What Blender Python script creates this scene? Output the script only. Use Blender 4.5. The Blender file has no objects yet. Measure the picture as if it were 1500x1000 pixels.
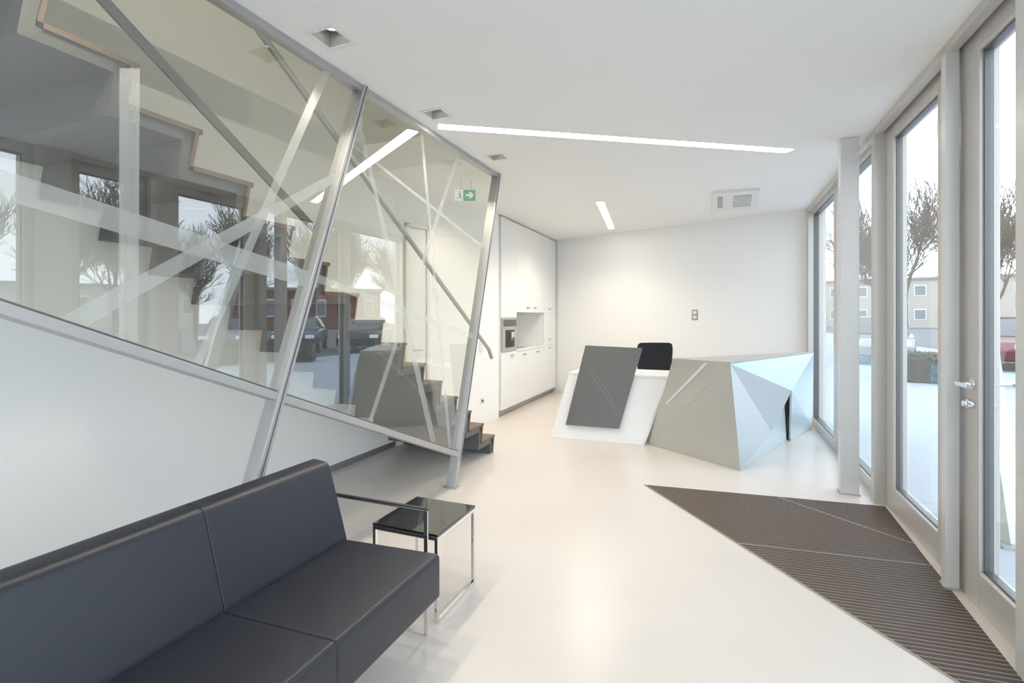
import bpy, bmesh, math, random
from mathutils import Vector
random.seed(7)
C = bpy.context.scene.collection
EYE, FP, HY, H = 1.44, 740.0, 463.0, 2.88
TH = math.atan2(300, 740); S, K = math.sin(TH), math.cos(TH)

def F(u, n, z=0): return Vector((S*u + K*n, K*u - S*n, z))
def P(x, y, h=0.0):
    d = (EYE-h)*FP/(y-HY); return Vector(((x-750)/FP*d, d, h))
def PD(x, y, d): return Vector(((x-750)/FP*d, d, EYE-(y-HY)/FP*d))
def pl(x, y, n):
    dx = (x-750)/FP; t = n/(K*dx - S); return Vector((dx*t, t, EYE-(y-HY)/FP*t))
def rp(x, y, p0, nrm):
    d = Vector(((x-750)/FP, 1, -(y-HY)/FP)); o = Vector((0, 0, EYE))
    t = (p0-o).dot(nrm)/d.dot(nrm); return o+d*t

# ---------------------------------------------------------------- materials
def mat(name, col, rough=0.5, metal=0.0, nscale=0, namt=0.0, bump=0.0, coat=0.0, emit=None, estr=0, spec=None, stretch=None):
    m = bpy.data.materials.new(name); m.use_nodes = True
    nt = m.node_tree; b = nt.nodes['Principled BSDF']
    b.inputs['Base Color'].default_value = (*col, 1); b.inputs['Roughness'].default_value = rough
    b.inputs['Metallic'].default_value = metal
    if coat: b.inputs['Coat Weight'].default_value = coat
    if spec is not None: b.inputs['Specular IOR Level'].default_value = spec
    if emit: b.inputs['Emission Color'].default_value = (*emit, 1); b.inputs['Emission Strength'].default_value = estr
    if nscale:
        tc = nt.nodes.new('ShaderNodeTexCoord'); mp = nt.nodes.new('ShaderNodeMapping')
        if stretch: mp.inputs['Scale'].default_value = stretch
        nz = nt.nodes.new('ShaderNodeTexNoise'); nz.inputs['Scale'].default_value = nscale; nz.inputs['Detail'].default_value = 5
        nt.links.new(tc.outputs['Object'], mp.inputs[0]); nt.links.new(mp.outputs[0], nz.inputs['Vector'])
        mx = nt.nodes.new('ShaderNodeMix'); mx.data_type = 'RGBA'
        mx.inputs[6].default_value = (*[c*(1-namt) for c in col], 1); mx.inputs[7].default_value = (*[min(1, c*(1+namt)) for c in col], 1)
        nt.links.new(nz.outputs['Fac'], mx.inputs[0]); nt.links.new(mx.outputs[2], b.inputs['Base Color'])
        if bump:
            bp = nt.nodes.new('ShaderNodeBump'); bp.inputs['Strength'].default_value = bump; bp.inputs['Distance'].default_value = 0.01
            nt.links.new(nz.outputs['Fac'], bp.inputs['Height']); nt.links.new(bp.outputs[0], b.inputs['Normal'])
    return m
def glassmat(name, tint, base, gain):
    m = bpy.data.materials.new(name); m.use_nodes = True; nt = m.node_tree; nt.nodes.clear()
    out = nt.nodes.new('ShaderNodeOutputMaterial'); mx = nt.nodes.new('ShaderNodeMixShader')
    tr = nt.nodes.new('ShaderNodeBsdfTransparent'); tr.inputs[0].default_value = (*tint, 1)
    gl = nt.nodes.new('ShaderNodeBsdfGlossy'); gl.inputs['Roughness'].default_value = 0.0; gl.inputs['Color'].default_value = (1, 1, 1, 1)
    lw = nt.nodes.new('ShaderNodeLayerWeight'); lw.inputs['Blend'].default_value = 0.5
    pw = nt.nodes.new('ShaderNodeMath'); pw.operation = 'POWER'; pw.inputs[1].default_value = 5.0
    ma = nt.nodes.new('ShaderNodeMath'); ma.operation = 'MULTIPLY_ADD'; ma.use_clamp = True
    ma.inputs[1].default_value = gain; ma.inputs[2].default_value = base
    nt.links.new(lw.outputs['Facing'], pw.inputs[0]); nt.links.new(pw.outputs[0], ma.inputs[0]); nt.links.new(ma.outputs[0], mx.inputs[0])
    nt.links.new(tr.outputs[0], mx.inputs[1]); nt.links.new(gl.outputs[0], mx.inputs[2]); nt.links.new(mx.outputs[0], out.inputs[0])
    return m
def frostmat(name, opac):
    m = bpy.data.materials.new(name); m.use_nodes = True; nt = m.node_tree; nt.nodes.clear()
    out = nt.nodes.new('ShaderNodeOutputMaterial'); mx = nt.nodes.new('ShaderNodeMixShader'); m2 = nt.nodes.new('ShaderNodeMixShader')
    tr = nt.nodes.new('ShaderNodeBsdfTransparent'); df = nt.nodes.new('ShaderNodeBsdfDiffuse'); tl = nt.nodes.new('ShaderNodeBsdfTranslucent')
    nz = nt.nodes.new('ShaderNodeTexNoise'); nz.inputs['Scale'].default_value = 1.2
    mr = nt.nodes.new('ShaderNodeMapRange'); mr.inputs['To Min'].default_value = opac-0.08; mr.inputs['To Max'].default_value = opac+0.08
    df.inputs[0].default_value = (.86, .9, .88, 1); tl.inputs[0].default_value = (.86, .9, .88, 1)
    m2.inputs[0].default_value = .4
    nt.links.new(nz.outputs['Fac'], mr.inputs[0]); nt.links.new(mr.outputs[0], mx.inputs[0])
    nt.links.new(df.outputs[0], m2.inputs[1]); nt.links.new(tl.outputs[0], m2.inputs[2])
    nt.links.new(tr.outputs[0], mx.inputs[1]); nt.links.new(m2.outputs[0], mx.inputs[2]); nt.links.new(mx.outputs[0], out.inputs[0])
    return m
M = dict(
 floor=mat('cream_screed', (.655, .592, .53), .28, 0, 1.2, .10, .01, spec=.45),
 wall=mat('white_plaster', (.90, .897, .88), .75, 0, 60, .015, .03),
 ceil=mat('ceiling_plaster', (.87, .862, .84), .85, 0, 90, .02, .05),
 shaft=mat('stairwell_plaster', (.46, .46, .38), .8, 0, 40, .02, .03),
 alu=mat('window_aluminium', (.55, .525, .485), .38, .3, 20, .03),
 col=mat('column_paint', (.68, .67, .65), .35, .25, 20, .03),
 steel=mat('brushed_steel', (.44, .44, .435), .42, .6, 30, .06, .02, stretch=(1, 1, .1)),
 darksteel=mat('dark_steel', (.12, .12, .12), .35, .7, 30, .1),
 chrome=mat('chrome', (.78, .78, .79), .10, 1, 8, .02),
 leather=mat('navy_leather', (.006, .008, .015), .40, 0, 220, .15, .10, spec=.36),
 padleather=mat('black_leather_pad', (.01, .01, .013), .4, 0, 200, .15, .1),
 blackglass=mat('black_glass', (.005, .005, .006), .04, 0, 5, .1, spec=.8),
 wood=mat('dark_wood_tread', (.12, .072, .048), .5, 0, 12, .25, .05, stretch=(1, 8, 1)),
 stair=mat('stair_plate_grey', (.08, .082, .085), .45, .2, 12, .05),
 white=mat('white_lacquer', (.86, .855, .835), .22, 0, 6, .01, coat=.2),
 desk=mat('white_desk_laminate', (.84, .84, .83), .35, 0, 6, .01),
 slate=mat('slate_grey_panel', (.11, .11, .107), .4, .3, 3, .12),
 inlay=mat('pale_inlay', (.20, .20, .195), .4, .3, 10, .05),
 slot=mat('pale_slot', (.68, .68, .66), .4, 0, 10, .02),
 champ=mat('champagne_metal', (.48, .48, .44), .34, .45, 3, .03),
 silver=mat('silver_window_tint', (.43, .475, .50), .32, .4, 3, .03),  # silver paint, cool window reflection put into the colour
 silver_shade=mat('silver_dark_tint', (.34, .37, .39), .34, .4, 3, .03),  # same silver, painted darker for the facet turned from the light
 sky_tint=mat('silver_sky_tint', (.34, .50, .60), .28, .35, 3, .03),  # same silver paint, reflected sky painted in as pale blue
 sky_tint_pale=mat('silver_sky_pale', (.50, .60, .66), .3, .25, 3, .03),  # same silver, brighter sky reflection painted into the colour
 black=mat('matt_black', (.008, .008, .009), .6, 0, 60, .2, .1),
 fabric=mat('black_fabric', (.008, .008, .011), .9, 0, 300, .3, .2),
 rib=mat('brown_mat_rib', (.042, .026, .018), .6, 0, 40, .2, .1),
 matbase=mat('mat_aluminium', (.30, .22, .165), .5, .2, 40, .1),
 seam=mat('mat_seam_metal', (.36, .30, .24), .4, .3, 40, .1),
 plinth=mat('plinth_metal', (.30, .30, .30), .35, .7, 20, .05),
 led=mat('led_diffuser', (1, 1, 1), .5, 0, 5, .01, emit=(1, .94, .84), estr=17),
 lamp=mat('spot_lens', (1, 1, 1), .5, 0, 5, .01, emit=(1, .9, .75), estr=6),
 plastic=mat('white_plastic', (.78, .77, .73), .4, 0, 10, .02),
 greyp=mat('grey_plastic', (.32, .32, .31), .5, 0, 10, .04),
 beige=mat('beige_metal_plate', (.34, .30, .24), .4, .4, 10, .04),
 dark=mat('dark_plastic', (.04, .04, .04), .4, 0, 10, .1),
 green=mat('sign_green', (.01, .30, .12), .4, 0, 10, .03, emit=(.01, .30, .12), estr=.4),
 signw=mat('sign_white', (.9, .9, .9), .4, 0, 10, .01, emit=(.9, .9, .9), estr=.4),
 bark=mat('winter_bark', (.12, .082, .05), .9, 0, 9, .35, .3),
 paving=mat('pale_paving', (.34, .38, .42), .7, 0, 3, .07, .05),
 asphalt=mat('car_park_asphalt', (.11, .115, .13), .9, 0, 5, .1, .1),
 leaf=mat('hedge_leaf', (.035, .055, .028), .7, 0, 6, .4),
 brick=mat('red_brick', (.16, .036, .025), .85, 0, 8, .2, .2),
 redlamp=mat('red_lamp_lens', (.4, .02, .02), .3, 0, 8, .1),
 render=mat('pale_render', (.42, .38, .32), .85, 0, 4, .06),
 roof=mat('roof_grey', (.22, .20, .19), .8, 0, 8, .1),
 tyre=mat('tyre_rubber', (.015, .015, .015), .8, 0, 50, .2, .1),
 carglass=mat('car_glass', (.03, .04, .05), .05, 0, 5, .1, spec=.8),
 pane=mat('far_window_glass', (.15, .17, .19), .2, 0, 5, .1),
)
G_SCREEN = glassmat('screen_glass', (.925, .93, .84), .19, 1.0)
G_WIN = glassmat('window_glass', (.95, .98, .99), .05, .95)
FROST = frostmat('frosted_film', .28)

# ---------------------------------------------------------------- mesh builder
class MB:
    def __init__(s): s.v = []; s.f = []
    def add(s, vs, fs):
        o = len(s.v); s.v += [Vector(v) for v in vs]; s.f += [[i+o for i in f] for f in fs]; return s
    def poly(s, pts): return s.add(pts, [list(range(len(pts)))])
    def prism(s, pts, off):
        n = len(pts); off = Vector(off); pts = [Vector(p) for p in pts]
        fs = [list(range(n))[::-1], [i+n for i in range(n)]] + [[i, (i+1) % n, (i+1) % n+n, i+n] for i in range(n)]
        return s.add(pts+[p+off for p in pts], fs)
    def hexa(s, b, t): return s.add(list(b)+list(t), [[3, 2, 1, 0], [4, 5, 6, 7], [0, 1, 5, 4], [1, 2, 6, 5], [2, 3, 7, 6], [3, 0, 4, 7]])
    def ubox(s, u0, u1, n0, n1, z0, z1):
        q = [(u0, n0), (u1, n0), (u1, n1), (u0, n1)]
        return s.hexa([F(a, b, z0) for a, b in q], [F(a, b, z1) for a, b in q])
    def box(s, c, sz, rz=0):
        x, y, z = [v/2 for v in sz]; cr, sr = math.cos(rz), math.sin(rz)
        q = [(-x, -y), (x, -y), (x, y), (-x, y)]
        g = lambda a, b, d: Vector((c[0]+a*cr-b*sr, c[1]+a*sr+b*cr, c[2]+d))
        return s.hexa([g(a, b, -z) for a, b in q], [g(a, b, z) for a, b in q])
    def bar(s, p0, p1, side, w, h):
        p0, p1 = Vector(p0), Vector(p1); d = (p1-p0).normalized(); sd = Vector(side)
        sd = (sd - d*sd.dot(d)).normalized(); up = d.cross(sd)
        c = [sd*a*w/2+up*b*h/2 for a, b in ((-1, -1), (1, -1), (1, 1), (-1, 1))]
        return s.hexa([p0+x for x in c], [p1+x for x in c])
    def tube(s, p0, p1, r0, r1=None, seg=12):
        p0, p1 = Vector(p0), Vector(p1); r1 = r0 if r1 is None else r1
        d = (p1-p0).normalized(); a = d.orthogonal().normalized(); b = d.cross(a)
        ring = lambda p, r: [p+(a*math.cos(t)+b*math.sin(t))*r for t in [2*math.pi*i/seg for i in range(seg)]]
        fs = [[i, (i+1) % seg, (i+1) % seg+seg, i+seg] for i in range(seg)]
        fs += [list(range(seg))[::-1], [i+seg for i in range(seg)]]
        return s.add(ring(p0, r0)+ring(p1, r1), fs)
    def build(s, name, m, parent=None, bevel=0, smooth=False, seg=2, loc=None):
        if parent is not None:
            off = Vector(parent['_o'])
        elif loc is not None: off = Vector(loc)
        else:
            xs = [v.x for v in s.v]; ys = [v.y for v in s.v]
            off = Vector(((min(xs)+max(xs))/2, (min(ys)+max(ys))/2, min(v.z for v in s.v)))
        me = bpy.data.meshes.new(name); me.from_pydata([v-off for v in s.v], [], s.f); me.materials.append(m)
        bm = bmesh.new(); bm.from_mesh(me)
        if len(s.f) > 1: bmesh.ops.recalc_face_normals(bm, faces=bm.faces)
        bm.to_mesh(me); bm.free()
        if smooth:
            for p in me.polygons: p.use_smooth = True
            try: me.set_sharp_from_angle(angle=math.radians(35))
            except Exception: pass
        o = bpy.data.objects.new(name, me); C.objects.link(o); o['_o'] = tuple(off)
        if parent is not None: o.parent = parent
        else: o.location = off
        if bevel:
            b = o.modifiers.new('bevel', 'BEVEL'); b.width = bevel; b.segments = seg; b.limit_method = 'ANGLE'; b.angle_limit = math.radians(30)
        return o
def roundprof(pts, r, n=5):
    out = []; N = len(pts)
    for i in range(N):
        p0, p, p1 = Vector(pts[i-1]), Vector(pts[i]), Vector(pts[(i+1) % N])
        a = p+(p0-p).normalized()*r; b = p+(p1-p).normalized()*r
        for k in range(n+1):
            t = k/n; out.append(a*(1-t)**2+p*2*t*(1-t)+b*t*t)
    return out
def tag(o, label=None, cat=None, group=None, kind=None):
    if label: o['label'] = label
    if cat: o['category'] = cat
    if group: o['group'] = group
    if kind: o['kind'] = kind
    return o
def thing(name, loc, label=None, cat=None, group=None, kind=None):
    o = bpy.data.objects.new(name, None); o.empty_display_size = .1; C.objects.link(o)
    o.location = loc; o['_o'] = tuple(loc); return tag(o, label, cat, group, kind)
def struct(mb, name, m, label, cat): return tag(mb.build(name, m), label, cat, kind='structure')
def clip(poly, a, b):      # keep left of a->b
    outp = []
    for i in range(len(poly)):
        p, q2 = poly[i], poly[(i+1) % len(poly)]
        sp = (b[0]-a[0])*(p[1]-a[1])-(b[1]-a[1])*(p[0]-a[0]); sq = (b[0]-a[0])*(q2[1]-a[1])-(b[1]-a[1])*(q2[0]-a[0])
        if sp >= 0: outp.append(p)
        if (sp >= 0) != (sq >= 0):
            t = sp/(sp-sq); outp.append((p[0]+(q2[0]-p[0])*t, p[1]+(q2[1]-p[1])*t))
    return outp
def clip_convex(poly, hull):   # hull counter-clockwise
    for i in range(len(hull)):
        if len(poly) < 3: return []
        poly = clip(poly, hull[i], hull[(i+1) % len(hull)])
    return poly

NG, NW, NR, NK = -2.07, -3.307, 1.25, -2.83      # n of: glass screen, left wall, glazing, kitchen fronts
BWL, BWR = (9.22, -2.83), (7.85, 1.25)
def bw(n): return BWL[0] + (n-BWL[1])*(BWR[0]-BWL[0])/(BWR[1]-BWL[1])

# ---------------------------------------------------------------- shell
fl = MB().prism([F(-3.1, -3.6), F(bw(-3.6)+.1, -3.6), F(bw(1.3)+.1, 1.3), F(-3.1, 1.3)], (0, 0, -.15))
struct(fl, 'floor', M['floor'], 'smooth cream floor running through the whole lobby', 'floor')
cl = MB().prism([F(-3.1, -3.6, H), F(bw(-3.6)+.1, -3.6, H), F(bw(1.35)+.1, 1.35, H), F(-3.1, 1.35, H)], (0, 0, .28))
ceiling = struct(cl, 'ceiling', M['ceil'], 'flat white plaster ceiling with recessed lights', 'ceiling')
SPOTS = [(2.07, -1.85), (3.136, -1.85), (4.19, -1.84), (1.0, -1.85)]
def CP(x, y): 
    d = (H-EYE)*FP/(HY-y); return Vector(((x-750)/FP*d, d, H))
leds = [(CP(642, 185), CP(1158, 221), .105), (CP(879, 296), CP(896, 335), .10)]
cut = MB()
cut.ubox(-2.6, 4.15, NW, -2.13, H-.05, H+.4)
for u, n in SPOTS: cut.ubox(u-.075, u+.075, n-.075, n+.075, H-.05, H+.13)
for a, b, w in leds: cut.bar(a+Vector((0, 0, .01)), b+Vector((0, 0, .01)), (0, 0, 1), .12, w)
co = cut.build('cutter', M['ceil'])
bo = ceiling.modifiers.new('cut', 'BOOLEAN'); bo.operation = 'DIFFERENCE'; bo.object = co; bo.solver = 'EXACT'
bpy.context.view_layer.update(); dg = bpy.context.evaluated_depsgraph_get()
nm = bpy.data.meshes.new_from_object(ceiling.evaluated_get(dg)); ceiling.modifiers.clear(); ceiling.data = nm
bpy.data.objects.remove(co)

W0, W1 = (4.70, NW), (6.53, NK-.02)
struct(MB().ubox(-3.1, W0[0], NW-.15, NW, 0, 5.8), 'wall_left', M['wall'], 'long white wall behind and beneath the staircase', 'wall')
a, b = F(*W0), F(*W1); nn = Vector((-(b-a).y, (b-a).x, 0)).normalized()*.12
struct(MB().prism([a, b, b+nn, a+nn], (0, 0, H)), 'wall_middle', M['wall'], 'white wall with a door between the stairs and the kitchen', 'wall')
struct(MB().ubox(6.45, bw(-3.6), -3.6, -3.45, 0, H), 'wall_kitchen', M['wall'], 'white wall behind the kitchen cabinets', 'wall')
q = [F(bw(-3.6), -3.6), F(bw(1.35), 1.35), F(bw(1.35)+.15, 1.35), F(bw(-3.6)+.15, -3.6)]
struct(MB().prism(q, (0, 0, H)), 'wall_back', M['wall'], 'plain white back wall behind the reception desk', 'wall')
struct(MB().ubox(-3.25, -3.1, -3.6, -2.6, 0, H), 'wall_rear', M['wall'], 'white wall beside the added rear glazing', 'wall')
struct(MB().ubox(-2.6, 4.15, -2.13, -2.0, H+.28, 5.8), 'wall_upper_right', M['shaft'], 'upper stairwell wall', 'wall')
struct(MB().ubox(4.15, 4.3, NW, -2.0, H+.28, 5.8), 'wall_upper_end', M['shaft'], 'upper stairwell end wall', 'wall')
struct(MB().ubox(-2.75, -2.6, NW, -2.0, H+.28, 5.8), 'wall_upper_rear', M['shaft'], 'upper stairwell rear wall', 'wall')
struct(MB().ubox(-2.75, 4.3, NW-.15, -2.0, 5.8, 5.95), 'ceiling_upper', M['ceil'], 'ceiling over the stairwell', 'ceiling')
struct(MB().ubox(-3.1, W0[0], NW, NW+.012, 0, .06), 'baseboard_left', M['plinth'], 'thin grey skirting at the foot of the stair wall', 'skirting')
q = [F(bw(-2.8)-.012, -2.8), F(bw(1.2)-.012, 1.2), F(bw(1.2), 1.2), F(bw(-2.8), -2.8)]
struct(MB().prism(q, (0, 0, .05)), 'baseboard_back', M['plastic'], 'low white skirting along the back wall', 'skirting')

def wm(x, y, off=0):
    nrm = -nn.normalized(); return rp(x, y, a+nrm*off, nrm)
da, db = wm(592, 500, .0), wm(627, 500, .0)
out = -nn.normalized()
def wbox(mb, p, q_, z0, z1, d0, d1):
    p = Vector((p.x, p.y, 0)); q_ = Vector((q_.x, q_.y, 0))
    pts = [p+out*d0, q_+out*d0, q_+out*d1, p+out*d1]
    return mb.prism([x+Vector((0, 0, z0)) for x in pts], (0, 0, z1-z0))
dr = thing('door_3', da, 'flush white inner door behind the glass screen beside the stairs', 'door', kind='structure')
dv = (db-da); dv.z = 0; L = dv.length; dv.normalize()
wbox(MB(), da+dv*.05, db-dv*.05, .01, 2.45, .002, .014).build('door_leaf', M['white'], dr, .003)
fm = MB(); wbox(fm, da, da+dv*.045, 0, 2.5, .001, .03); wbox(fm, db-dv*.045, db, 0, 2.5, .001, .03); wbox(fm, da, db, 2.455, 2.5, .001, .03)
fm.build('door_frame', M['plastic'], dr, .003)
hp = da+dv*.12+out*.05; hp.z = 1.05
hm = MB(); hm.tube(hp-out*.045, hp, .01); hm.tube(hp, hp+dv*.12, .009); hm.build('handle', M['steel'], dr, smooth=True)

# ---------------------------------------------------------------- right glazing
def glazing(name, u0, u1, label, cat, stile=.07, bot=.10, top=.09, n0=1.17, stile0=None):
    r = thing(name, F((u0+u1)/2, NR, 0), label, cat, kind='structure'); s0 = stile if stile0 is None else stile0
    m = MB()
    m.ubox(u0, u0+s0, n0, 1.28, 0, H); m.ubox(u1-stile, u1, n0, 1.28, 0, H)
    m.ubox(u0+s0, u1-stile, n0, 1.28, 0, bot); m.ubox(u0+s0, u1-stile, n0, 1.28, H-top, H)
    m.build('window_frame' if 'window' in name else 'door_frame', M['alu'], r, .006)
    g = MB()
    for (ua, ub, za, zb) in ((u0+s0, u0+s0+.012, bot, H-top), (u1-stile-.012, u1-stile, bot, H-top), (u0+s0, u1-stile, bot, bot+.012), (u0+s0, u1-stile, H-top-.012, H-top)):
        g.ubox(ua, ub, n0+.02, 1.25, za, zb)
    g.build('gasket', M['darksteel'], r)
    MB().poly([F(u0+s0, 1.225, bot), F(u1-stile, 1.225, bot), F(u1-stile, 1.225, H-top), F(u0+s0, 1.225, H-top)]).build('glass_pane', G_WIN, r)
    return r
glazing('window_1', 6.30, 7.80, 'tall fixed window pane in the far corner by the desk', 'window')
glazing('window_2', 4.72, 6.30, 'tall fixed window pane between the column and the entrance', 'window')
d1 = glazing('door_1', 3.55, 4.64, 'glazed aluminium entrance door leaf farther from the viewer', 'door', stile=.17, stile0=.12, bot=.18, top=.13, n0=1.195)
d2 = glazing('door_2', 2.66, 3.42, 'glazed aluminium entrance door leaf with the lever handle', 'door', stile=.25, stile0=.1, bot=.18, top=.13, n0=1.195)
struct(MB().ubox(3.42, 3.55, 1.185, 1.28, 0, H), 'trim_1', M['alu'], 'aluminium post between the two entrance door leaves', 'post')
struct(MB().ubox(4.64, 4.72, 1.12, 1.28, 0, H), 'trim_2', M['alu'], 'deep aluminium mullion left of the entrance doors', 'post')
struct(MB().ubox(2.42, 2.66, 1.12, 1.30, 0, H), 'trim_3', M['col'], 'pale aluminium jamb at the right edge beside the entrance door', 'post')
struct(MB().ubox(2.66, 7.85, 1.12, 1.17, H-.05, H), 'trim_4', M['alu'], 'narrow aluminium strip where ceiling meets the glazing', 'trim')
struct(MB().ubox(7.72, 7.85, 1.13, 1.30, 0, H), 'trim_5', M['alu'], 'aluminium end post in the far window corner', 'post')
glazing('window_3', .6, 2.42, 'tall fixed window pane beside the viewer', 'window')
glazing('window_4', -1.2, .6, 'tall fixed window pane near the viewer', 'window')
glazing('window_5', -3.1, -1.2, 'tall fixed window pane behind the viewer', 'window')
rw = thing('fill_window', F(-3.15, -.6, 0), 'added glazed front behind the viewer that lets sky light in', 'window', kind='structure')  # unseen glazing, added so sky light fills the lobby from behind
m = MB()
for nv_ in (-2.6, -1.3, 0, 1.23): m.ubox(-3.22, -3.10, nv_, nv_+.07, 0, H)
m.ubox(-3.2, -3.12, -2.6, 1.3, 0, .10); m.ubox(-3.2, -3.12, -2.6, 1.3, H-.10, H)
m.build('window_frame', M['alu'], rw, .006)
MB().poly([F(-3.16, -2.55, .1), F(-3.16, 1.25, .1), F(-3.16, 1.25, H-.1), F(-3.16, -2.55, H-.1)]).build('glass_pane', G_WIN, rw)

hm = MB(); hc = F(3.22, 1.195, 1.10)
hm.tube(hc, F(3.22, 1.13, 1.10), .011); hm.bar(F(3.235, 1.13, 1.10), F(3.10, 1.13, 1.10), (0, 0, 1), .022, .014); hm.tube(hc, F(3.22, 1.185, 1.10), .028)
h = hm.build('door_handle', M['chrome'], d2, .002, True)
hm = MB(); hm.tube(F(3.22, 1.195, 1.0), F(3.22, 1.165, 1.0), .024); hm.tube(F(3.22, 1.165, 1.0), F(3.22, 1.15, 1.0), .016)
hm.build('lock', M['chrome'], d2, .002, True)
hm = MB(); hm.tube(F(3.24, 1.27, 1.1), F(3.24, 1.36, 1.1), .011); hm.bar(F(3.24, 1.36, 1.1), F(3.12, 1.36, 1.1), (0, 0, 1), .022, .014)
hm.build('outer_handle', M['chrome'], d2, .002, True)
hm = MB(); hm.ubox(3.62, 3.635, 1.28, 1.34, .9, 1.25); hm.build('pull_handle', M['chrome'], d1, .003)

def column(u0, u1, n0, n1, label):
    r = thing('steel_column', F((u0+u1)/2, (n0+n1)/2, 0), label, 'column')
    MB().ubox(u0, u1, n0, n1, 0, H).build('shaft', M['col'], r, .004)
    MB().ubox(u0-.008, u1+.008, n0-.008, n1+.008, 0, .012).build('base_plate', M['steel'], r, .002)
cc = P(1243, 722); cu, cn = S*cc.x+K*cc.y, K*cc.x-S*cc.y
column(cu-.045, cu+.045, cn-.065, cn+.065, 'free-standing pale grey steel column beyond the entrance doors, near the floor mat corner')
column(3.335, 3.395, 1.12, 1.18, 'slim grey steel column standing directly in front of the entrance doors')

# ---------------------------------------------------------------- glass screen
gs = thing('glass_screen', F(2.6, NG, 0), 'tall slanted glass screen with frosted stripes hung along the staircase', 'glass screen')
def G(u, z, n=NG): return F(u, n, z)
zr = lambda u: 1.038-.405*(u-1.904)
p1u = lambda z: 1.554+(2.589-1.554)*z/H
p2u = lambda z: 3.75+(4.69-3.75)*z/H
side = F(0, 1, 0)
def bars(mb, pa, pb, w, h): return mb.bar(pa, pb, side, w, h)
for i, pu in enumerate((p1u, p2u)):
    o = bars(MB(), G(pu(0), 0), G(pu(H), H), .085, .045).build('post', M['steel'], gs, .003)
    bars(MB(), G(pu(.2), .2, NG+.043), G(pu(H), H, NG+.043), .004, .006).build('shadow_joint', M['darksteel'], o)
    MB().ubox(pu(0)-.04, pu(0)+.04, NG-.06, NG+.06, 0, .01).build('foot_plate', M['steel'], o, .002)
U0 = -2.4
def rail(ua, ub, f, dz, name='rail'):
    o = bars(MB(), G(ua, f(ua)+dz), G(ub, f(ub)+dz), .07, .04).build(name, M['steel'], gs, .003)
    bars(MB(), G(ua, f(ua)+dz+.026, NG+.02), G(ub, f(ub)+dz+.026, NG+.02), .02, .008).build('glazing_bead', M['darksteel'], o)
def iu(pu, f):
    z = 1.0
    for _ in range(30): z = f(pu(z))
    return pu(z)
a1, a2 = iu(p1u, zr), iu(p2u, zr)
rail(U0, a1-.02, zr, 0, 'bottom_rail'); rail(a1+.02, a2-.02, zr, 0, 'bottom_rail')
bars(MB(), G(U0, H-.02), G(p1u(H)-.02, H-.02), .06, .04).build('top_rail', M['steel'], gs, .003)
bars(MB(), G(p1u(H)+.03, H-.02), G(p2u(H)-.02, H-.02), .06, .04).build('top_rail', M['steel'], gs, .003)
pane1 = [(U0, zr(U0)), (a1-.02, zr(a1)), (p1u(H)-.02, H-.02), (U0, H-.02)]
pane2 = [(a1+.02, zr(a1)), (a2-.02, zr(a2)), (p2u(H)-.02, H-.02), (p1u(H)+.02, H-.02)]
for pn_ in (pane1, pane2):
    MB().poly([G(u_, z_) for u_, z_ in pn_]).build('glass_pane', G_SCREEN, gs)
stripes = [
 (0, (190, 100), 30, (188, 540), 28), (0, (-60, 250), 44, (470, 415), 23), (0, (480, 100), 13, (262, 595), 12), (0, (530, 238), 11, (70, 492), 32),
 (1, (510, 110), 5, (645, 690), 8), (1, (440, 398), 12, (715, 501), 8), (1, (690, 170), 5, (538, 630), 6),
 (1, (480, 183), 4, (740, 387), 4), (1, (612, 130), 3, (662, 690), 5)]
for (pi_, pa, wa, pb, wb) in stripes:
    va = Vector((pb[0]-pa[0], pb[1]-pa[1])); va.normalize(); nv = Vector((-va.y, va.x))
    pts = [(pa[0]+nv.x*wa/2, pa[1]+nv.y*wa/2), (pb[0]+nv.x*wb/2, pb[1]+nv.y*wb/2), (pb[0]-nv.x*wb/2, pb[1]-nv.y*wb/2), (pa[0]-nv.x*wa/2, pa[1]-nv.y*wa/2)]
    w3 = [pl(x, y, NG+.006) for x, y in pts]
    uz = [(S*v.x+K*v.y, v.z) for v in w3]
    uz = clip_convex(uz, (pane1, pane2)[pi_])
    if len(uz) >= 3: MB().poly([G(u_, z_, NG+.006) for u_, z_ in uz]).build('frosted_stripe', FROST, gs)

# ---------------------------------------------------------------- staircase
RI, RU = .1763, .275
nose = lambda k: 1.88+RU*(12-k)
NS0, NS1 = -3.27, -2.20
st = thing('staircase', F(4.9, (NS0+NS1)/2, 0), 'folded grey steel staircase with dark wooden treads behind the glass screen', 'staircase')
NSTEP = 18
m = MB()
for k in range(1, NSTEP+1):
    zt, zb = RI*k, RI*(k-1)
    ut, ub = nose(k)-.018, nose(k)-.048
    m.prism([F(ub, NS0, max(0, zb-.018)), F(ut, NS0, zt-.018), F(ut-.05, NS0, zt-.018), F(ub-.05, NS0, max(0, zb-.018-.05 if k > 1 else 0))], F(0, NS1-NS0, 0))
    ue = nose(k+1)-.048
    m.prism([F(ut, NS0, zt-.018), F(ue, NS0, zt-.018), F(ue-.05, NS0, zt-.068), F(ut-.01, NS0, zt-.068)], F(0, NS1-NS0, 0))
m.build('folded_plate', M['stair'], st)
for k in range(1, NSTEP+1):
    zt, zb = RI*k, RI*(k-1); t = MB()
    ue = nose(k+1)-.03
    t.prism([F(nose(k)+.014, NS0, zt+.004), F(ue, NS0, zt+.004), F(ue, NS0, zt-.018), F(nose(k)+.014, NS0, zt-.018)], F(0, NS1-NS0+.01, 0))
    t.prism([F(nose(k)-.002, NS0, zt-.018), F(nose(k)-.018, NS0, zt-.018), F(nose(k)-.048, NS0, zb), F(nose(k)-.032, NS0, zb)], F(0, NS1-NS0+.01, 0))
    t.build('tread', M['wood'], st)
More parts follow.
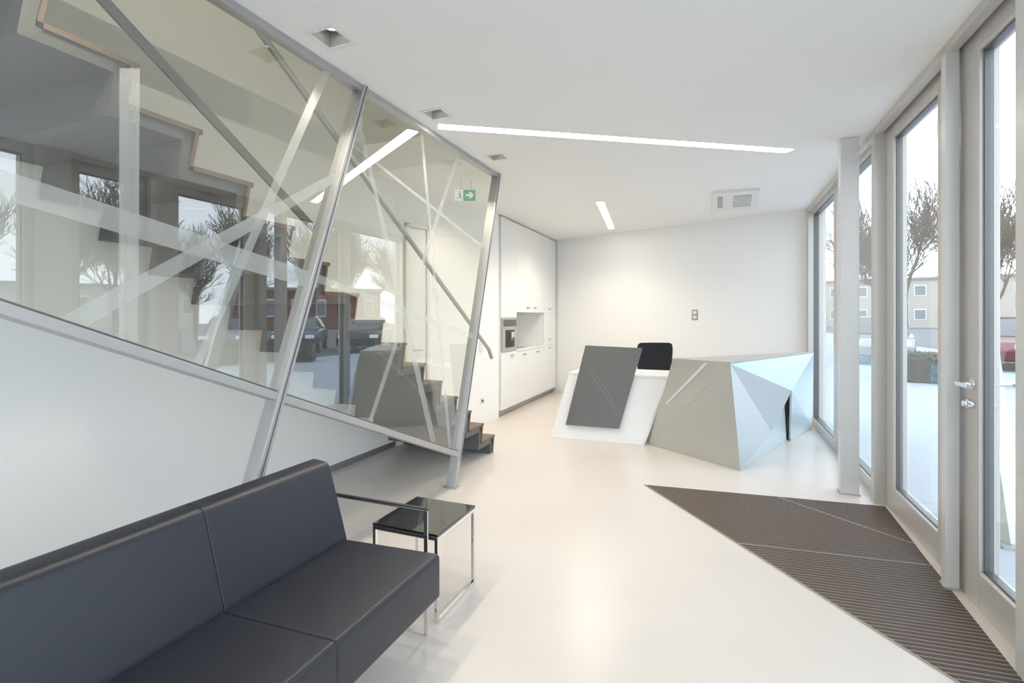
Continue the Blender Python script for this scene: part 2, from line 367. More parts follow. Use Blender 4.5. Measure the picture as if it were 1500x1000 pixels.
def zn(u): return RI*(1+(nose(1)-u)/RU)
ha, hb = F(4.70, -2.16, zn(4.70)+.79), F(1.2, -2.16, zn(1.2)+.79)
t = MB(); t.tube(ha, hb, .019, seg=14); t.tube(ha, ha+F(.07, 0, -.09), .019, seg=14); t.build('handrail', M['steel'], st, smooth=True)
MB().bar(F(2.3, -2.165, zn(2.3)+.09), F(-.2, -2.165, zn(-.2)+.09), (0, 0, 1), .045, .012).build('stringer_bar', M['darksteel'], st)

# ---------------------------------------------------------------- sofa
so = thing('sofa', F(1.0, -1.45, 0), 'long dark navy leather sofa with chrome arm frame in the foreground', 'sofa')
SEG = [(1.89, 1.2605), (1.2595, .6405), (.6395, .02)]
seatp = roundprof([(-1.66, .23), (-1.10, .23), (-1.10, .422), (-1.66, .40)], .022)
backp = roundprof([(-1.59, .395), (-1.70, .75), (-1.81, .76), (-1.80, .20), (-1.67, .20)], .03)
for ua, ub in SEG:
    MB().prism([F(ub, p.x, p.y) for p in seatp], F(ua-ub, 0, 0)).build('seat_cushion', M['leather'], so, .0035, True, 2)
    MB().prism([F(ub, p.x, p.y) for p in backp], F(ua-ub, 0, 0)).build('back_cushion', M['leather'], so, .0035, True, 2)
MB().ubox(.06, 1.84, -1.72, -1.16, .17, .232).build('base_frame', M['padleather'], so, .01)
for uu in (1.965, -.06):
    f = MB()
    for nn_ in (-1.215, -1.77): f.ubox(uu-.004, uu+.004, nn_-.010, nn_+.010, 0, .565)
    f.ubox(uu-.004, uu+.004, -1.77, -1.215, 0, .010); f.ubox(uu-.004, uu+.004, -1.780, -1.205, .558, .566)
    sg = -1 if uu > 1 else 1
    f.bar(F(uu, -1.7, .20), F(uu+sg*.13, -1.7, .20), (0, 0, 1), .03, .01); f.bar(F(uu, -1.25, .20), F(uu+sg*.13, -1.25, .20), (0, 0, 1), .03, .01)
    f.build('arm_frame', M['chrome'], so, .002)
    MB().ubox(uu-.009, uu+.009, -1.79, -1.20, .566, .576).build('arm_pad', M['padleather'], so, .003)

# ---------------------------------------------------------------- side table
tb = thing('side_table', F(2.24, -1.39, 0), 'small cube side table with black glass top and chrome frame', 'side table')
u0, u1, n0, n1 = 2.06, 2.44, -1.565, -1.215; w = .009
f = MB()
for uu in (u0, u1):
    for nn_ in (n0, n1): f.ubox(uu-w, uu+w, nn_-w, nn_+w, 0, .408)
for z in (.009, .399):
    for nn_ in (n0, n1): f.ubox(u0, u1, nn_-w, nn_+w, z-w, z+w)
for uu in (u0, u1): f.ubox(uu-w, uu+w, n0, n1, .399-w, .399+w)
f.build('frame', M['chrome'], tb, .002)
MB().ubox(u0-w, u1+w, n0-w, n1+w, .409, .421).build('glass_top', M['blackglass'], tb, .002)

# ---------------------------------------------------------------- entrance mat
mA = P(943, 710); mB_ = F(4.60, 1.18); ld = (P(1402, 1000)-mA); mD = mA+ld*1.11
du = S*mD.x+K*mD.y
mC = F(du-.03, 1.11)
mE = mA+ld*((mA.y-P(1085, 796).y)/(-ld.y))
mp_ = thing('entrance_mat', (mA+mB_+mC)/3, 'large brown ribbed entrance mat with slanted edge laid in front of the glass doors', 'mat')
xy = lambda v: (v.x, v.y)
whole = [xy(mA), xy(mD), xy(mC), xy(mB_)]
dirv = (mB_-mA).normalized(); perp = Vector((dirv.y, -dirv.x, 0))
sA, sB = xy(mE-dirv), xy(mE+dirv*3); tA, tB = xy(P(1115, 720)), xy(P(1370, 808))
far = clip(whole, sA, sB); near = clip(whole, sB, sA)
pan = [near, clip(far, tB, tA), clip(far, tA, tB)]
def inset(poly, d=.006):
    c = Vector((sum(p[0] for p in poly)/len(poly), sum(p[1] for p in poly)/len(poly)))
    return [(p[0]+(c.x-p[0])*d, p[1]+(c.y-p[1])*d) for p in poly]
for poly in pan:
    if len(poly) < 3: continue
    base = MB().prism([Vector((x, y, .0005)) for x, y in inset(poly, .001)], (0, 0, .0015)).build('mat_panel', M['matbase'], mp_)
    pi_ = inset(poly, .005)
    r = MB(); s = 0.0
    while s < 3.2:
        a0 = mA+perp*s-dirv*3; a1_ = a0+dirv*8; b0 = mA+perp*(s+.020)-dirv*3; b1_ = b0+dirv*8
        cpoly = clip(clip(pi_, xy(a1_), xy(a0)), xy(b0), xy(b1_))
        if len(cpoly) >= 3: r.prism([Vector((x, y, .0015)) for x, y in cpoly], (0, 0, .0025))
        s += .031
    if r.v: r.build('ribs', M['rib'], base)
def strip(p0, p1, w_):
    d_ = (p1-p0).normalized(); n_ = Vector((-d_.y, d_.x, 0))*w_/2
    pts = clip_convex([xy(p0-n_), xy(p1-n_), xy(p1+n_), xy(p0+n_)], whole)
    if len(pts) >= 3: MB().prism([Vector((x, y, .001)) for x, y in pts], (0, 0, .0045)).build('seam_strip', M['seam'], mp_)
strip(mE-dirv, mE+dirv*3, .008)
tv0, tv1 = P(1115, 720), P(1370, 808); td = (tv1-tv0)
strip(tv0-td, tv1+td*.05, .008)
strip(mA, mD, .014)

# ---------------------------------------------------------------- reception desk A (white)
BL, BR = P(806, 640), Vector((1.47, 5.63, 0)); TL = P(833, 545, .76)
fn = (BR-BL).cross(TL-BL).normalized()
if fn.y > 0: fn = -fn
TR = rp(982, 556, BL, fn)
TR.z = .76
back = Vector((.27, .60, 0))
dk = thing('reception_desk', (BL+BR)/2, 'low white reception desk with slanted ends and a leaning dark panel', 'desk')
zt = Vector((0, 0, .035))
bi = [BL+(TL-BL)*.0, BR, TR-zt, TL-zt]
MB().hexa([bi[0], bi[1], bi[1]+fn*-.03, bi[0]+fn*-.03], [bi[3], bi[2], bi[2]-fn*.03, bi[3]-fn*.03]).build('front_panel', M['desk'], dk, .004)
MB().hexa([BL, BL-fn*.03+Vector((.02, 0, 0)), BL+back, BL+back-Vector((.02, 0, 0))], [bi[3], bi[3]+Vector((.03, 0, 0)), bi[3]+back+Vector((.03, 0, 0)), bi[3]+back]).build('side_panel', M['desk'], dk)
MB().hexa([BR-Vector((.03, 0, 0)), BR, BR+back, BR+back-Vector((.03, 0, 0))], [bi[2]-Vector((.03, 0, 0)), bi[2], bi[2]+back, bi[2]+back-Vector((.03, 0, 0))]).build('side_panel', M['desk'], dk)
MB().prism([TL-zt, TR-zt, TR-zt+back, TL-zt+back], zt).build('desktop', M['desk'], dk, .004)
gp = BL+fn*.035
pc = [rp(858, 506, gp, fn), rp(941, 510, gp, fn), rp(907, 628, gp, fn), rp(829, 622, gp, fn)]
pn = MB().prism(pc, fn*.02).build('slate_panel', M['slate'], dk, .002)
pn['label'] = 'dark grey slanted panel with thin pale lines'
gp2 = BL+fn*.056
for (xa, ya, xb, yb) in ((862, 543, 896, 592), (866, 540, 900, 588), (896, 592, 902, 600)):
    MB().bar(rp(xa, ya, gp2, fn), rp(xb, yb, gp2, fn), fn, .002, .005).build('inlay_line', M['inlay'], pn)

# ---------------------------------------------------------------- faceted counter B
T0, T1, T2 = P(985, 527, .98), P(1070, 533, .98), P(1192, 517, .98)
B0, B1 = P(950, 651), P(1085, 690)
Mv = PD(1160, 572, 5.3); C1, C2 = P(1158, 645), P(1190, 628)
Kv = B1+(Mv-B1)*.48+Vector((.02, -.05, 0))
ct = thing('faceted_counter', (B0+B1+C1)/3, 'angular silver faceted counter beside the white desk, reaching the window', 'counter')
cin = Vector((2.75, 5.6, .5))
def facet(pts, m, name='facet_panel', th=.02, lab=None):
    nr = (pts[1]-pts[0]).cross(pts[2]-pts[0]).normalized()
    c = sum(pts, Vector())/len(pts)
    if nr.dot(cin-c) < 0: nr = -nr
    o = MB().prism(pts, nr*th).build(name, m, ct, .002)
    if lab: o['label'] = lab
    return o
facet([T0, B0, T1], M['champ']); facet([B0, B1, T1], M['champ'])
facet([T1, B1, Kv], M['silver']); facet([T1, Kv, Mv], M['silver_shade'])
facet([T1, Mv, T2], M['sky_tint'], lab='upper silver facet with sky reflection painted pale blue'); facet([Mv, C1, C2], M['sky_tint_pale']); facet([Mv, C2, T2], M['sky_tint_pale'])
MB().prism([T0, T1, T2], (0, 0, .018)).build('countertop', M['champ'], ct, .002)
nr = (B0-T0).cross(T1-T0).normalized()
if nr.y > 0: nr = -nr
sp = T0+nr*.004
MB().prism([rp(1032, 531, sp, nr), rp(1037, 532, sp, nr), rp(977, 592, sp, nr), rp(975, 590, sp, nr)], nr*.003).build('pale_slot', M['slot'], ct)
MB().prism([PD(1163, 572, 5.80), PD(1153, 590, 5.86), P(1153, 643), P(1158, 645)+Vector((-.005, -.01, 0))], Vector((-.02, .05, 0))).build('slit_shade', M['black'], ct)  # black sheet paints the shade inside the narrow opening
# silver panel closing the space below the overhang, from the front foot back to the dark slit
facet([B1+Vector((.03, .06, 0)), P(1152, 646), Mv+Vector((-.02, .12, -.03))], M['sky_tint_pale'], 'lower_panel', .015)
MB().prism([T0+Vector((.12, .15, -.25)), T2+Vector((-.35, -.12, -.25)), T2+Vector((-.9, .2, -.25)), T0+Vector((.45, .75, -.25))], (0, 0, .03)).build('inner_desktop', M['desk'], ct)
MB().prism([T0+Vector((.48, .66, -.98)), T0+Vector((.44, .72, -.98)), T0+Vector((.44, .72, -.25)), T0+Vector((.48, .66, -.25))], Vector((.3, .1, 0))).build('leg_panel', M['desk'], ct)

# ---------------------------------------------------------------- office chair
oc = Vector(((966-750)/FP*6.85, 6.85, 0))
ch = thing('office_chair', oc, 'black office chair behind the white reception desk', 'chair')
yb = .26; n1_ = 9; vs = []; fs = []
rows = [(0.50, .20), (.60, .225), (.80, .245), (.98, .25), (1.05, .235), (1.07, .20)]
for zi, (z, hw) in enumerate(rows):
    for i in range(n1_):
        t = i/(n1_-1)*2-1; vs.append(oc+Vector((t*hw, yb-.0+.02*math.sin(zi)-.06*t*t, z)))
nf = len(vs)
vs += [v+Vector((0, .05, 0)) for v in vs]
R_ = len(rows)
for zi in range(R_-1):
    for i in range(n1_-1):
        q0 = zi*n1_+i; fs.append([q0, q0+1, q0+1+n1_, q0+n1_]); fs.append([x+nf for x in [q0+n1_, q0+1+n1_, q0+1, q0]])
for i in range(n1_-1):
    fs.append([i, i+nf, i+1+nf, i+1]); t = (R_-1)*n1_+i; fs.append([t, t+1, t+1+nf, t+nf])
for zi in range(R_-1):
    q0 = zi*n1_; fs.append([q0, q0+n1_, q0+n1_+nf, q0+nf]); q0 += n1_-1; fs.append([q0, q0+nf, q0+n1_+nf, q0+n1_])
MB().add(vs, fs).build('backrest', M['fabric'], ch, .012, True)
MB().box(oc+Vector((0, 0, .47)), (.48, .46, .08)).build('seat', M['fabric'], ch, .025, True, 3)
MB().bar(oc+Vector((0, .15, .42)), oc+Vector((0, .33, .62)), (1, 0, 0), .06, .02).build('back_bracket', M['black'], ch)
MB().tube(oc+Vector((0, 0, .10)), oc+Vector((0, 0, .43)), .028).build('gas_column', M['darksteel'], ch, smooth=True)
m = MB(); cst = []
for i in range(5):
    t = 2*math.pi*i/5+.3; e = oc+Vector((math.cos(t)*.27, math.sin(t)*.27, .075)); m.bar(oc+Vector((0, 0, .11)), e, (0, 0, 1), .03, .04); cst.append(e)
m.build('star_base', M['darksteel'], ch)
for e in cst: MB().tube(e+Vector((-.02, 0, -.045)), e+Vector((.02, 0, -.045)), .029).build('castor', M['black'], ch, smooth=True)

# ---------------------------------------------------------------- kitchen
def handle(u, z, par):
    MB().ubox(u-.06, u+.06, NK+.004, NK+.022, z-.011, z+.011).build('handle', M['steel'], par, .003)
def cab(name, label, u0, u1, z0, z1, doors, plinth=False):
    r = thing(name, F((u0+u1)/2, -3.1, z0), label, 'cabinet'); g = .002
    MB().ubox(u0+.001, u1-.001, -3.43, NK-.022, z0+(.10 if plinth else 0), z1).build('body', M['white'], r)
    if plinth: MB().ubox(u0+.001, u1-.001, -3.40, NK-.06, 0, .10).build('plinth', M['plinth'], r)
    for (a_, b_, c_, d_, hx, hz) in doors:
        d = MB().ubox(a_+g, b_-g, NK-.020, NK, c_+g, d_-g).build('door', M['white'], r, .002)
        if hx: handle(hx, hz, d)
    return r
cab('tall_cabinet', 'floor-to-ceiling white cabinet housing the coffee machine', 6.575, 7.17, 0, 2.86,
    [(6.575, 7.17, .10, .92, 6.98, .86), (6.575, 7.17, 1.42, 2.86, None, None)], True)
cab('tall_cabinet', 'floor-to-ceiling white cabinet in the corner by the back wall', 8.49, 9.19, 0, 2.86,
    [(8.49, 9.19, .10, .92, 8.8, .87), (8.49, 9.19, .92, 1.50, 8.8, 1.02), (8.49, 9.19, 1.50, 2.86, 8.8, 1.57)], True)
cab('base_cabinet', 'white base cabinet under the worktop next to the coffee machine', 7.17, 7.83, 0, .90, [(7.17, 7.83, .10, .90, 7.5, .84)], True)
cab('base_cabinet', 'white base cabinet under the worktop farther back', 7.83, 8.49, 0, .90, [(7.83, 8.49, .10, .90, 8.15, .84)], True)
cab('wall_cabinet', 'tall white wall cabinet over the worktop, next to the coffee machine', 7.17, 7.83, 1.50, 2.86, [(7.17, 7.83, 1.50, 2.86, 7.66, 1.58)])
cab('wall_cabinet', 'tall white wall cabinet over the worktop, farther back', 7.83, 8.49, 1.50, 2.86, [(7.83, 8.49, 1.50, 2.86, 8.0, 1.58)])
wt = MB().ubox(7.175, 8.485, -3.43, NK+.01, .902, .935).build('worktop', M['white'], None, .003); tag(wt, 'white kitchen worktop in the niche', 'worktop')
tag(MB().ubox(7.175, 8.485, -3.445, -3.432, .936, 1.498).build('splashback', M['plastic']), 'plain pale splashback behind the worktop', 'splashback')
tag(MB().ubox(7.35, 7.9, -3.3, -2.92, .9355, .941).build('cooktop', M['blackglass'], None, .002), 'black glass cooktop set on the worktop', 'cooktop')
cm = thing('coffee_machine', F(6.87, NK, .925), 'built-in steel coffee machine in the tall cabinet', 'coffee machine')
MB().ubox(6.60, 7.145, NK-.018, NK+.012, .93, 1.41).build('front_plate', M['steel'], cm, .004)
MB().ubox(6.70, 7.045, NK+.012, NK+.016, .985, 1.24).build('dispenser_recess', M['black'], cm)
MB().ubox(6.63, 7.115, NK+.012, NK+.018, 1.29, 1.39).build('display', M['blackglass'], cm, .002)
m = MB(); m.ubox(6.82, 6.93, NK+.012, NK+.06, 1.13, 1.21); m.tube(F(6.85, NK+.04, 1.13), F(6.85, NK+.04, 1.09), .008); m.tube(F(6.90, NK+.04, 1.13), F(6.90, NK+.04, 1.09), .008)
m.build('spout', M['chrome'], cm, .003)
for uu in (6.68, 7.07): MB().tube(F(uu, NK+.012, 1.265), F(uu, NK+.03, 1.265), .012).build('knob', M['chrome'], cm, smooth=True)

# ---------------------------------------------------------------- ceiling fittings
where = ['nearest recessed square ceiling spotlight visible, above the tall glass panel', 'recessed square ceiling spotlight at the left end of the long light strip',
         'farthest recessed square ceiling spotlight, above the leaning end post', 'recessed square ceiling spotlight outside the view']
for i, (u, n) in enumerate(SPOTS):
    r = thing('ceiling_spotlight', F(u, n, H), where[i], 'spotlight', 'square recessed spotlights')
    m = MB(); a_, b_ = .074, .095
    m.ubox(u-b_, u+b_, n-b_, n-a_, H-.006, H+.001); m.ubox(u-b_, u+b_, n+a_, n+b_, H-.006, H+.001)
    m.ubox(u-b_, u-a_, n-a_, n+a_, H-.006, H+.001); m.ubox(u+a_, u+b_, n-a_, n+a_, H-.006, H+.001)
    m.build('trim_frame', M['plastic'], r, .002)
    m = MB(); m.poly([F(u-a_, n-a_, H+.12), F(u+a_, n-a_, H+.12), F(u+a_, n+a_, H+.12), F(u-a_, n+a_, H+.12)])
    for (x1, y1, x2, y2) in ((-1, -1, 1, -1), (1, -1, 1, 1), (1, 1, -1, 1), (-1, 1, -1, -1)):
        m.poly([F(u+x1*a_, n+y1*a_, H), F(u+x2*a_, n+y2*a_, H), F(u+x2*a_, n+y2*a_, H+.12), F(u+x1*a_, n+y1*a_, H+.12)])
    m.build('housing', M['greyp'], r)
    lc = F(u, n, H+.06); m = MB().tube(lc+Vector((0, 0, .055)), lc, .03, .042, 20); hd = m.build('lamp_head', M['darksteel'], r, smooth=True)
    MB().tube(lc, lc-Vector((0, 0, .003)), .036, .036, 20).build('lens', M['lamp'], hd)
    L_ = bpy.data.lights.new('spot', 'SPOT'); L_.energy = 48; L_.color = (1, .90, .76); L_.spot_size = 2.0; L_.spot_blend = .6; L_.shadow_soft_size = .04
    lo = bpy.data.objects.new('spot_lamp', L_); C.objects.link(lo); lo.location = F(u, n, H-.01)
for i, (pa, pb, w_) in enumerate(leds):
    up = Vector((0, 0, 1)); r = thing('light_strip', pa, ['long white light strip running diagonally across the ceiling', 'short white light strip in the ceiling before the back wall'][i], 'ceiling light')
    MB().bar(pa+up*.012, pb+up*.012, up, .006, w_-.006).build('diffuser', M['led'], r)
    dvec = (pb-pa).normalized(); sd = dvec.cross(up)
    m = MB()
    for s_ in (-1, 1): m.bar(pa+sd*s_*(w_/2-.0015)+up*.008, pb+sd*s_*(w_/2-.0015)+up*.008, up, .02, .003)
    m.build('housing', M['plastic'], r)
ac = [CP(1045, 307), CP(1108, 303), CP(1113, 275), CP(1044, 280)]
r = thing('air_vent', ac[0], 'white rectangular air conditioning unit on the ceiling near the back wall', 'vent')
dz = Vector((0, 0, -.035))
MB().prism(ac, dz).build('casing', M['plastic'], r, .004)
lerp = lambda s_, t_: (ac[0]*(1-s_)+ac[1]*s_)*(1-t_)+(ac[3]*(1-s_)+ac[2]*s_)*t_
MB().prism([lerp(a_, b_)+dz for a_, b_ in ((.45, .25), (.85, .25), (.85, .85), (.45, .85))], (0, 0, -.004)).build('intake_grille', M['greyp'], r)
MB().prism([lerp(a_, b_)+dz for a_, b_ in ((.1, .25), (.22, .25), (.22, .85), (.1, .85))], (0, 0, -.004)).build('outlet_grille', M['greyp'], r)
for i in range(7):
    t_ = .3+.08*i
    MB().prism([lerp(a_, b_)+dz+Vector((0, 0, -.004)) for a_, b_ in ((.45, t_), (.85, t_), (.85, t_+.025), (.45, t_+.025))], (0, 0, -.003)).build('louvre', M['plastic'], r)
ex = PD(682, 286, 5.3)
r = thing('exit_sign', ex+Vector((0, 0, .05)), 'green emergency exit sign with white arrow hanging near the stair foot', 'sign')
bx = lambda c, s_: MB().box(ex+Vector(c), s_)
bx((.04, 0, 0), (.13, .012, .115)).build('arrow_plate', M['green'], r, .002)
bx((-.07, 0, 0), (.085, .012, .115)).build('figure_plate', M['signw'], r, .002)
Q = lambda pts: MB().prism([ex+Vector((x, -.0065, z)) for x, z in pts], (0, -.002, 0))
Q([(0, .01), (.05, .01), (.035, .032), (.055, .032), (.085, 0), (.055, -.032), (.035, -.032), (.05, -.01), (0, -.01)]).build('arrow', M['signw'], r)
Q([(-.075, .02), (-.055, .02), (-.05, -.005), (-.068, -.01)]).build('figure_body', M['green'], r)
Q([(-.058, .018), (-.038, .005), (-.041, .0), (-.058, .010)]).build('figure_arm', M['green'], r)
Q([(-.052, -.005), (-.040, -.025), (-.035, -.043), (-.042, -.045), (-.050, -.027), (-.064, -.010)]).build('figure_leg', M['green'], r)
Q([(-.064, -.008), (-.075, -.025), (-.098, -.028), (-.098, -.036), (-.070, -.034), (-.056, -.010)]).build('figure_leg', M['green'], r)
Q([(-.062+.009*math.cos(t), .033+.009*math.sin(t)) for t in [i*math.pi/5 for i in range(10)]]).build('figure_head', M['green'], r)
for dx_ in (-.05, .06):
    MB().tube(ex+Vector((dx_, 0, .057)), Vector((ex.x+dx_, ex.y, H)), .003).build('hanger', M['steel'], r)

# wall devices
bn = (F(*BWR)-F(*BWL)); bd = bn.normalized(); bnn = Vector((bd.y, -bd.x, 0))
if bnn.y > 0: bnn = -bnn
def device(px, py, wx, hz, p0, nrm, name, label, cat, kindd):
    c = rp(px, py, p0+nrm*.001, nrm); tdir = Vector((-nrm.y, nrm.x, 0)).normalized()
    def slab(cx, cz, w2, h2, d0, d1):
        base = c+tdir*cx+Vector((0, 0, cz))
        pts = [base+tdir*a_*w2/2+Vector((0, 0, b_*h2/2))+nrm*d0 for a_, b_ in ((-1, -1), (1, -1), (1, 1), (-1, 1))]
        return MB().prism(pts, nrm*(d1-d0))
    r = thing(name, c, label, cat)
    slab(0, 0, wx, hz, 0, .009).build('cover_frame', M['beige' if kindd == 'beige' else 'plastic'], r, .002)
    n_ = 2 if hz > .12 else 1
    for i in range(n_):
        cz = (i-(n_-1)/2)*.072
        if kindd == 'socket':
            m = MB(); m.tube(c+Vector((0, 0, cz))+nrm*.009, c+Vector((0, 0, cz))+nrm*.012, .021, .021, 16); m.build('socket_well', M['dark'], r)
        else: slab(0, cz, wx-.034, .046, .009, .013).build('rocker', M['plastic'], r, .001)
    return r
device(1018, 461, .092, .162, F(*BWL), bnn, 'light_switch', 'double light switch in beige metal frame on the back wall', 'switch', 'beige')
device(706, 587, .08, .08, a, out, 'wall_socket', 'round power socket low on the wall beside the kitchen', 'socket', 'socket')
device(704, 507, .08, .152, a, out, 'light_switch', 'double light switch on the wall at the end of the handrail', 'switch', 'white')

# ---------------------------------------------------------------- outside
struct(MB().prism([F(-30, 1.32, -.02), F(60, 1.32, -.02), F(60, 9, -.02), F(-30, 9, -.02)], (0, 0, -.1)), 'ground_terrace', M['paving'], 'bright pale paving outside the glazing', 'paving')
struct(MB().prism([F(-30, -20, -.02), F(-3.3, -20, -.02), F(-3.3, 1.30, -.02), F(-30, 1.30, -.02)], (0, 0, -.1)), 'ground_rear', M['paving'], 'pale paving behind the lobby', 'paving')
struct(MB().prism([F(-40, 9, -.03), F(90, 9, -.03), F(90, 90, -.03), F(-40, 90, -.03)], (0, 0, -.1)), 'ground_car_park', M['asphalt'], 'grey car park beyond the terrace', 'car park')
def polar(deg, d, z=0): t = math.radians(deg); return Vector((math.sin(t)*d, math.cos(t)*d, z))
r = thing('slanted_column', F(5.0, 1.9, 0), 'slanted steel column outside the entrance door glass', 'column')
MB().bar(F(4.2, 1.75, -.02), F(5.2, 1.75, 3.2), (1, 0, 0), .12, .12).build('shaft', M['alu'], r, .004)
MB().ubox(4.08, 4.32, 1.66, 1.84, -.02, 0).build('base_plate', M['steel'], r)
def tree_mesh(seed):
    rnd = random.Random(seed); m = MB()
    def grow(p, d, L, r, lev):
        nseg = 3
        for i in range(nseg):
            d2 = (d+Vector((rnd.uniform(-1, 1), rnd.uniform(-1, 1), rnd.uniform(-.3, .7)))*.17).normalized()
            q_ = p+d2*(L/nseg); m.tube(p, q_, r, r*.87, 5 if lev < 2 else 3); p, d, r = q_, d2, max(r*.87, .013)
            if lev < 5 and (i > 0 or lev > 0):
                for _ in range(1 if lev < 2 else rnd.choice((1, 2, 2))):
                    ax = Vector((rnd.uniform(-1, 1), rnd.uniform(-1, 1), rnd.uniform(-.1, .6)))
                    grow(p, (d*.8+ax.normalized()*.8).normalized(), L*rnd.uniform(.66, .88), max(r*.55, .013), lev+1)
        if lev < 5: grow(p, d, L*.8, r*.75, lev+1)
    grow(Vector((0, 0, -.05)), Vector((0, 0, 1)), 1.9, .20, 0)
    return m
tm = []
for sd in (3, 11):
    o = tree_mesh(sd).build('bare_tree', M['bark'], None, loc=(0, 0, 0)); tag(o, 'bare leafless winter tree beyond the car park', 'tree', 'bare trees outside'); tm.append(o)
spots = [(38, 26), (43.5, 32), (50, 36), (55.5, 26), (61, 34), (66.5, 26), (72, 34), (77.5, 25.5), (83, 33), (89, 25.5)]
for i, (dg_, ds) in enumerate(spots):
    o = tm[i] if i < 2 else tm[i % 2].copy()
    if i >= 2: C.objects.link(o)
    o.location = polar(dg_, ds); o.rotation_euler.z = i*1.3; sc = 1.05+.25*((i*37) % 10)/10; o.scale = (sc*.78, sc*.78, sc)
def make_car(label, paint, loc, rz):
    r = thing('car', (0, 0, 0), label, 'car')
    prof = [(-2.1, .28), (-2.15, .60), (-2.0, .80), (-1.2, .92), (1.55, .95), (2.1, .86), (2.18, .5), (2.1, .28)]
    MB().prism([(x, -.85, z) for x, z in prof], (0, 1.7, 0)).build('body', paint, r, .06, True, 3)
    gl = [(-1.2, .92), (-.45, 1.40), (1.0, 1.42), (1.75, .95)]
    v = [(x, -.78 if z < 1 else -.62, z) for x, z in gl]+[(x, .78 if z < 1 else .62, z) for x, z in gl]
    MB().add(v, [[0, 1, 2, 3], [7, 6, 5, 4], [0, 4, 5, 1], [1, 5, 6, 2], [2, 6, 7, 3], [3, 7, 4, 0]]).build('window_glass', M['carglass'], r, .04, True)
    MB().add([(-.42, -.60, 1.40), (.98, -.60, 1.42), (.98, .60, 1.42), (-.42, .60, 1.40), (-.4, -.55, 1.46), (.9, -.55, 1.47), (.9, .55, 1.47), (-.4, .55, 1.46)], [[3, 2, 1, 0], [4, 5, 6, 7], [0, 1, 5, 4], [1, 2, 6, 5], [2, 3, 7, 6], [3, 0, 4, 7]]).build('roof', paint, r, .02)
    for x in (-1.32, 1.35):
        for s_ in (-1, 1):
            w_ = MB().tube((x, s_*.70, .31), (x, s_*.88, .31), .32, seg=20).build('wheel', M['tyre'], r, .02)
            MB().tube((x, s_*.88, .31), (x, s_*.89, .31), .19, seg=14).build('hub_cap', M['steel'], w_)
    for s_ in (-1, 1):
        MB().box((-2.11, s_*.6, .68), (.12, .32, .13)).build('headlight', M['signw'], r, .02)
        MB().box((2.13, s_*.62, .74), (.10, .28, .14)).build('tail_light', M['redlamp'], r, .02)
    r.location = loc; r.rotation_euler.z = rz
paints = [('silver', mat('silver_paint', (.3, .32, .34), .25, .6, 5, .02, coat=.5)), ('dark red', mat('red_paint', (.11, .008, .008), .25, .1, 5, .02, coat=.5)),
          ('dark blue', mat('blue_paint', (.02, .04, .10), .25, .3, 5, .02, coat=.5)), ('black', mat('black_paint', (.012, .012, .014), .2, .2, 5, .02, coat=.5)),
          ('white', mat('white_paint', (.65, .65, .65), .25, 0, 5, .02, coat=.5))]
for i, dg_ in enumerate((36, 43.5, 51, 58.5, 66, 73.5, 81, 88.5, 96)):
    nm_, pm = paints[[0, 1, 3, 2, 2, 3, 0, 3, 2][i]]
    posn = ['seen through the far window', 'seen through the entrance door', 'parked beyond the hedge', 'reflected in the smaller glass panel', 'reflected near the slanted post', 'reflected under the bare trees', 'reflected behind the stairs', 'parked near the path', 'at the end of the row'][i]
    make_car(nm_+' parked car '+posn, pm, polar(dg_, 20.5, -.03), math.radians(90-dg_))
rnd = random.Random(5)
def hedge(label, d0, d1, dist):
    pts = [polar(d0+(d1-d0)*i/12, dist) for i in range(13)]
    r = thing('hedge', pts[6], label, 'hedge')
    core = MB()
    for i in range(12): core.bar(pts[i]+Vector((0, 0, .28)), pts[i+1]+Vector((0, 0, .28)), (0, 0, 1), .52, .55)
    core.build('branches', M['bark'], r)
    lf = MB()
    for _ in range(5200):
        t = rnd.random()*12; i = min(11, int(t)); p = pts[i].lerp(pts[i+1], t-i)
        rad = (p.normalized())*rnd.uniform(-.36, .36); p = p+rad+Vector((0, 0, rnd.uniform(.02, .64)))
        a_ = Vector((rnd.uniform(-1, 1), rnd.uniform(-1, 1), rnd.uniform(-1, 1))).normalized()*.05; b_ = a_.orthogonal().normalized()*.03
        lf.poly([p-a_, p-b_, p+a_, p+b_])
    lf.build('foliage', M['leaf'], r)
hedge('low clipped green hedge outside the entrance door', 36, 44, 14.5)
hedge('low clipped green hedge farther along the terrace', 54, 66, 15)
def building(label, m, deg, dist, w_, h_, rz, cols, rows_, d_=8):
    c = polar(deg, dist); r = thing('building', c, label, 'building'); cr, sr = math.cos(rz), math.sin(rz)
    MB().box(c+Vector((0, 0, h_/2)), (w_, d_, h_), rz).build('walls', m, r)
    MB().box(c+Vector((0, 0, h_+.15)), (w_+.6, d_+.6, .3), rz).build('roof', M['roof'], r)
    for i in range(cols):
        for j in range(rows_):
            x = (-w_/2)+(i+.5)*w_/cols; z = (j+.55)*h_/rows_
            cc_ = c+Vector((x*cr+(d_/2)*sr, x*sr-(d_/2)*cr, z))
            f_ = MB().box(cc_, (w_/cols*.4, .12, h_/rows_*.45), rz).build('window', M['plastic'], r)
            MB().box(cc_+Vector((.07*sr, -.07*cr, 0)), (w_/cols*.34, .06, h_/rows_*.38), rz).build('pane', M['pane'], f_)
building('pale rendered building far beyond the entrance door', M['render'], 40, 85, 24, 6, math.radians(-40), 8, 2)
building('low red brick building beyond the car park', M['brick'], 63, 60, 15, 4.2, math.radians(-63), 6, 1)
building('distant pale building behind the bare trees', M['render'], 84, 78, 26, 5, math.radians(-84), 10, 1)

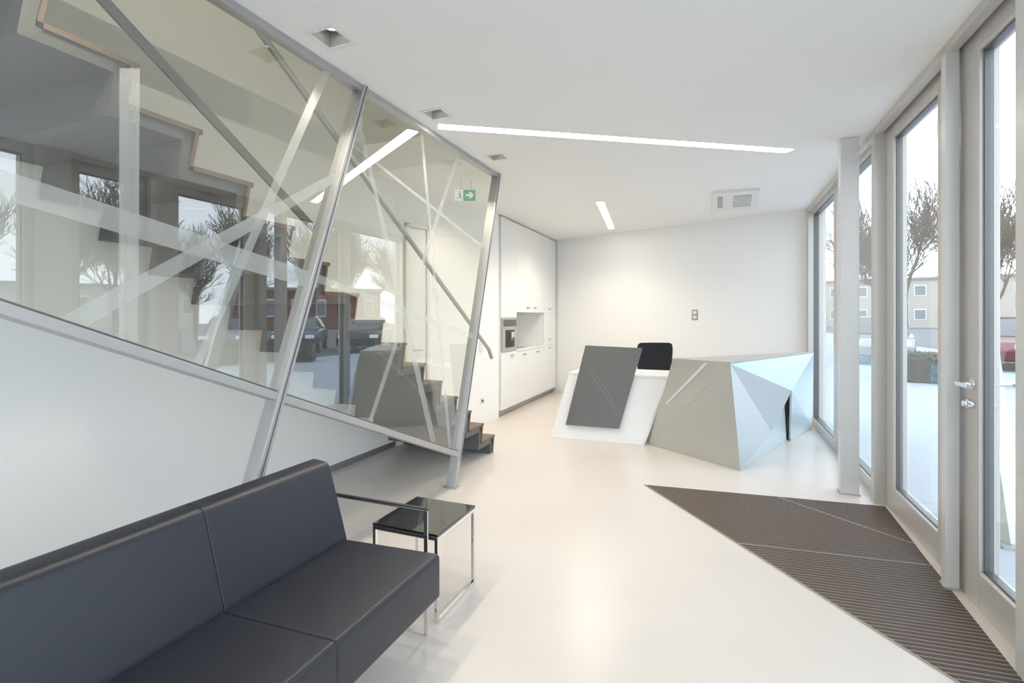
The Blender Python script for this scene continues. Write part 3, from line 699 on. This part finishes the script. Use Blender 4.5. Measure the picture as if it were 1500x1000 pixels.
# ---------------------------------------------------------------- world, added fill lights
w = bpy.data.worlds.new('sky'); bpy.context.scene.world = w; w.use_nodes = True; nt = w.node_tree
bg = nt.nodes['Background']; tc = nt.nodes.new('ShaderNodeTexCoord'); sx = nt.nodes.new('ShaderNodeSeparateXYZ'); rmp = nt.nodes.new('ShaderNodeValToRGB')
nt.links.new(tc.outputs['Generated'], sx.inputs[0]); nt.links.new(sx.outputs['Z'], rmp.inputs[0]); nt.links.new(rmp.outputs[0], bg.inputs[0])
rmp.color_ramp.elements[0].position = 0.0; rmp.color_ramp.elements[0].color = (.84, .92, 1, 1)
rmp.color_ramp.elements[1].position = .55; rmp.color_ramp.elements[1].color = (.74, .86, 1, 1)
bg.inputs[1].default_value = 3.6
def area(name, loc, sx_, sy_, e, col):
    L_ = bpy.data.lights.new(name, 'AREA'); L_.shape = 'RECTANGLE'; L_.size = sx_; L_.size_y = sy_; L_.energy = e; L_.color = col
    o = bpy.data.objects.new(name, L_); C.objects.link(o); o.location = loc; return o
area('stairwell_fill', F(1.5, -2.7, 5.7), 1.0, .5, 28, (1, .93, .76))  # added unseen light that brightens the stairwell walls
for uu, n_, en in ((7.6, -1.9, 100), (6.4, -1.6, 85), (5.2, -2.45, 65)):  # added warm fill spots, no fixtures modelled for them
    L_ = bpy.data.lights.new('k', 'SPOT'); L_.energy = en; L_.color = (1, .86, .66); L_.spot_size = 2.5; L_.spot_blend = .7; L_.shadow_soft_size = .06
    o = bpy.data.objects.new('kitchen_fill', L_); C.objects.link(o); o.location = F(uu, n_, H-.01)

cam = bpy.data.cameras.new('cam'); cam.lens = FP/1500*36; cam.sensor_width = 36; cam.shift_y = -(500-HY)/1500; cam.clip_start = .05; cam.clip_end = 300
co = bpy.data.objects.new('camera', cam); C.objects.link(co); co.location = (0, 0, EYE); co.rotation_euler = (math.pi/2, 0, 0)
bpy.context.scene.camera = co
bpy.context.scene.view_settings.view_transform = 'Standard'
bpy.context.scene.view_settings.gamma = 1.2
for o in bpy.data.objects:
    if '_o' in o: del o['_o']
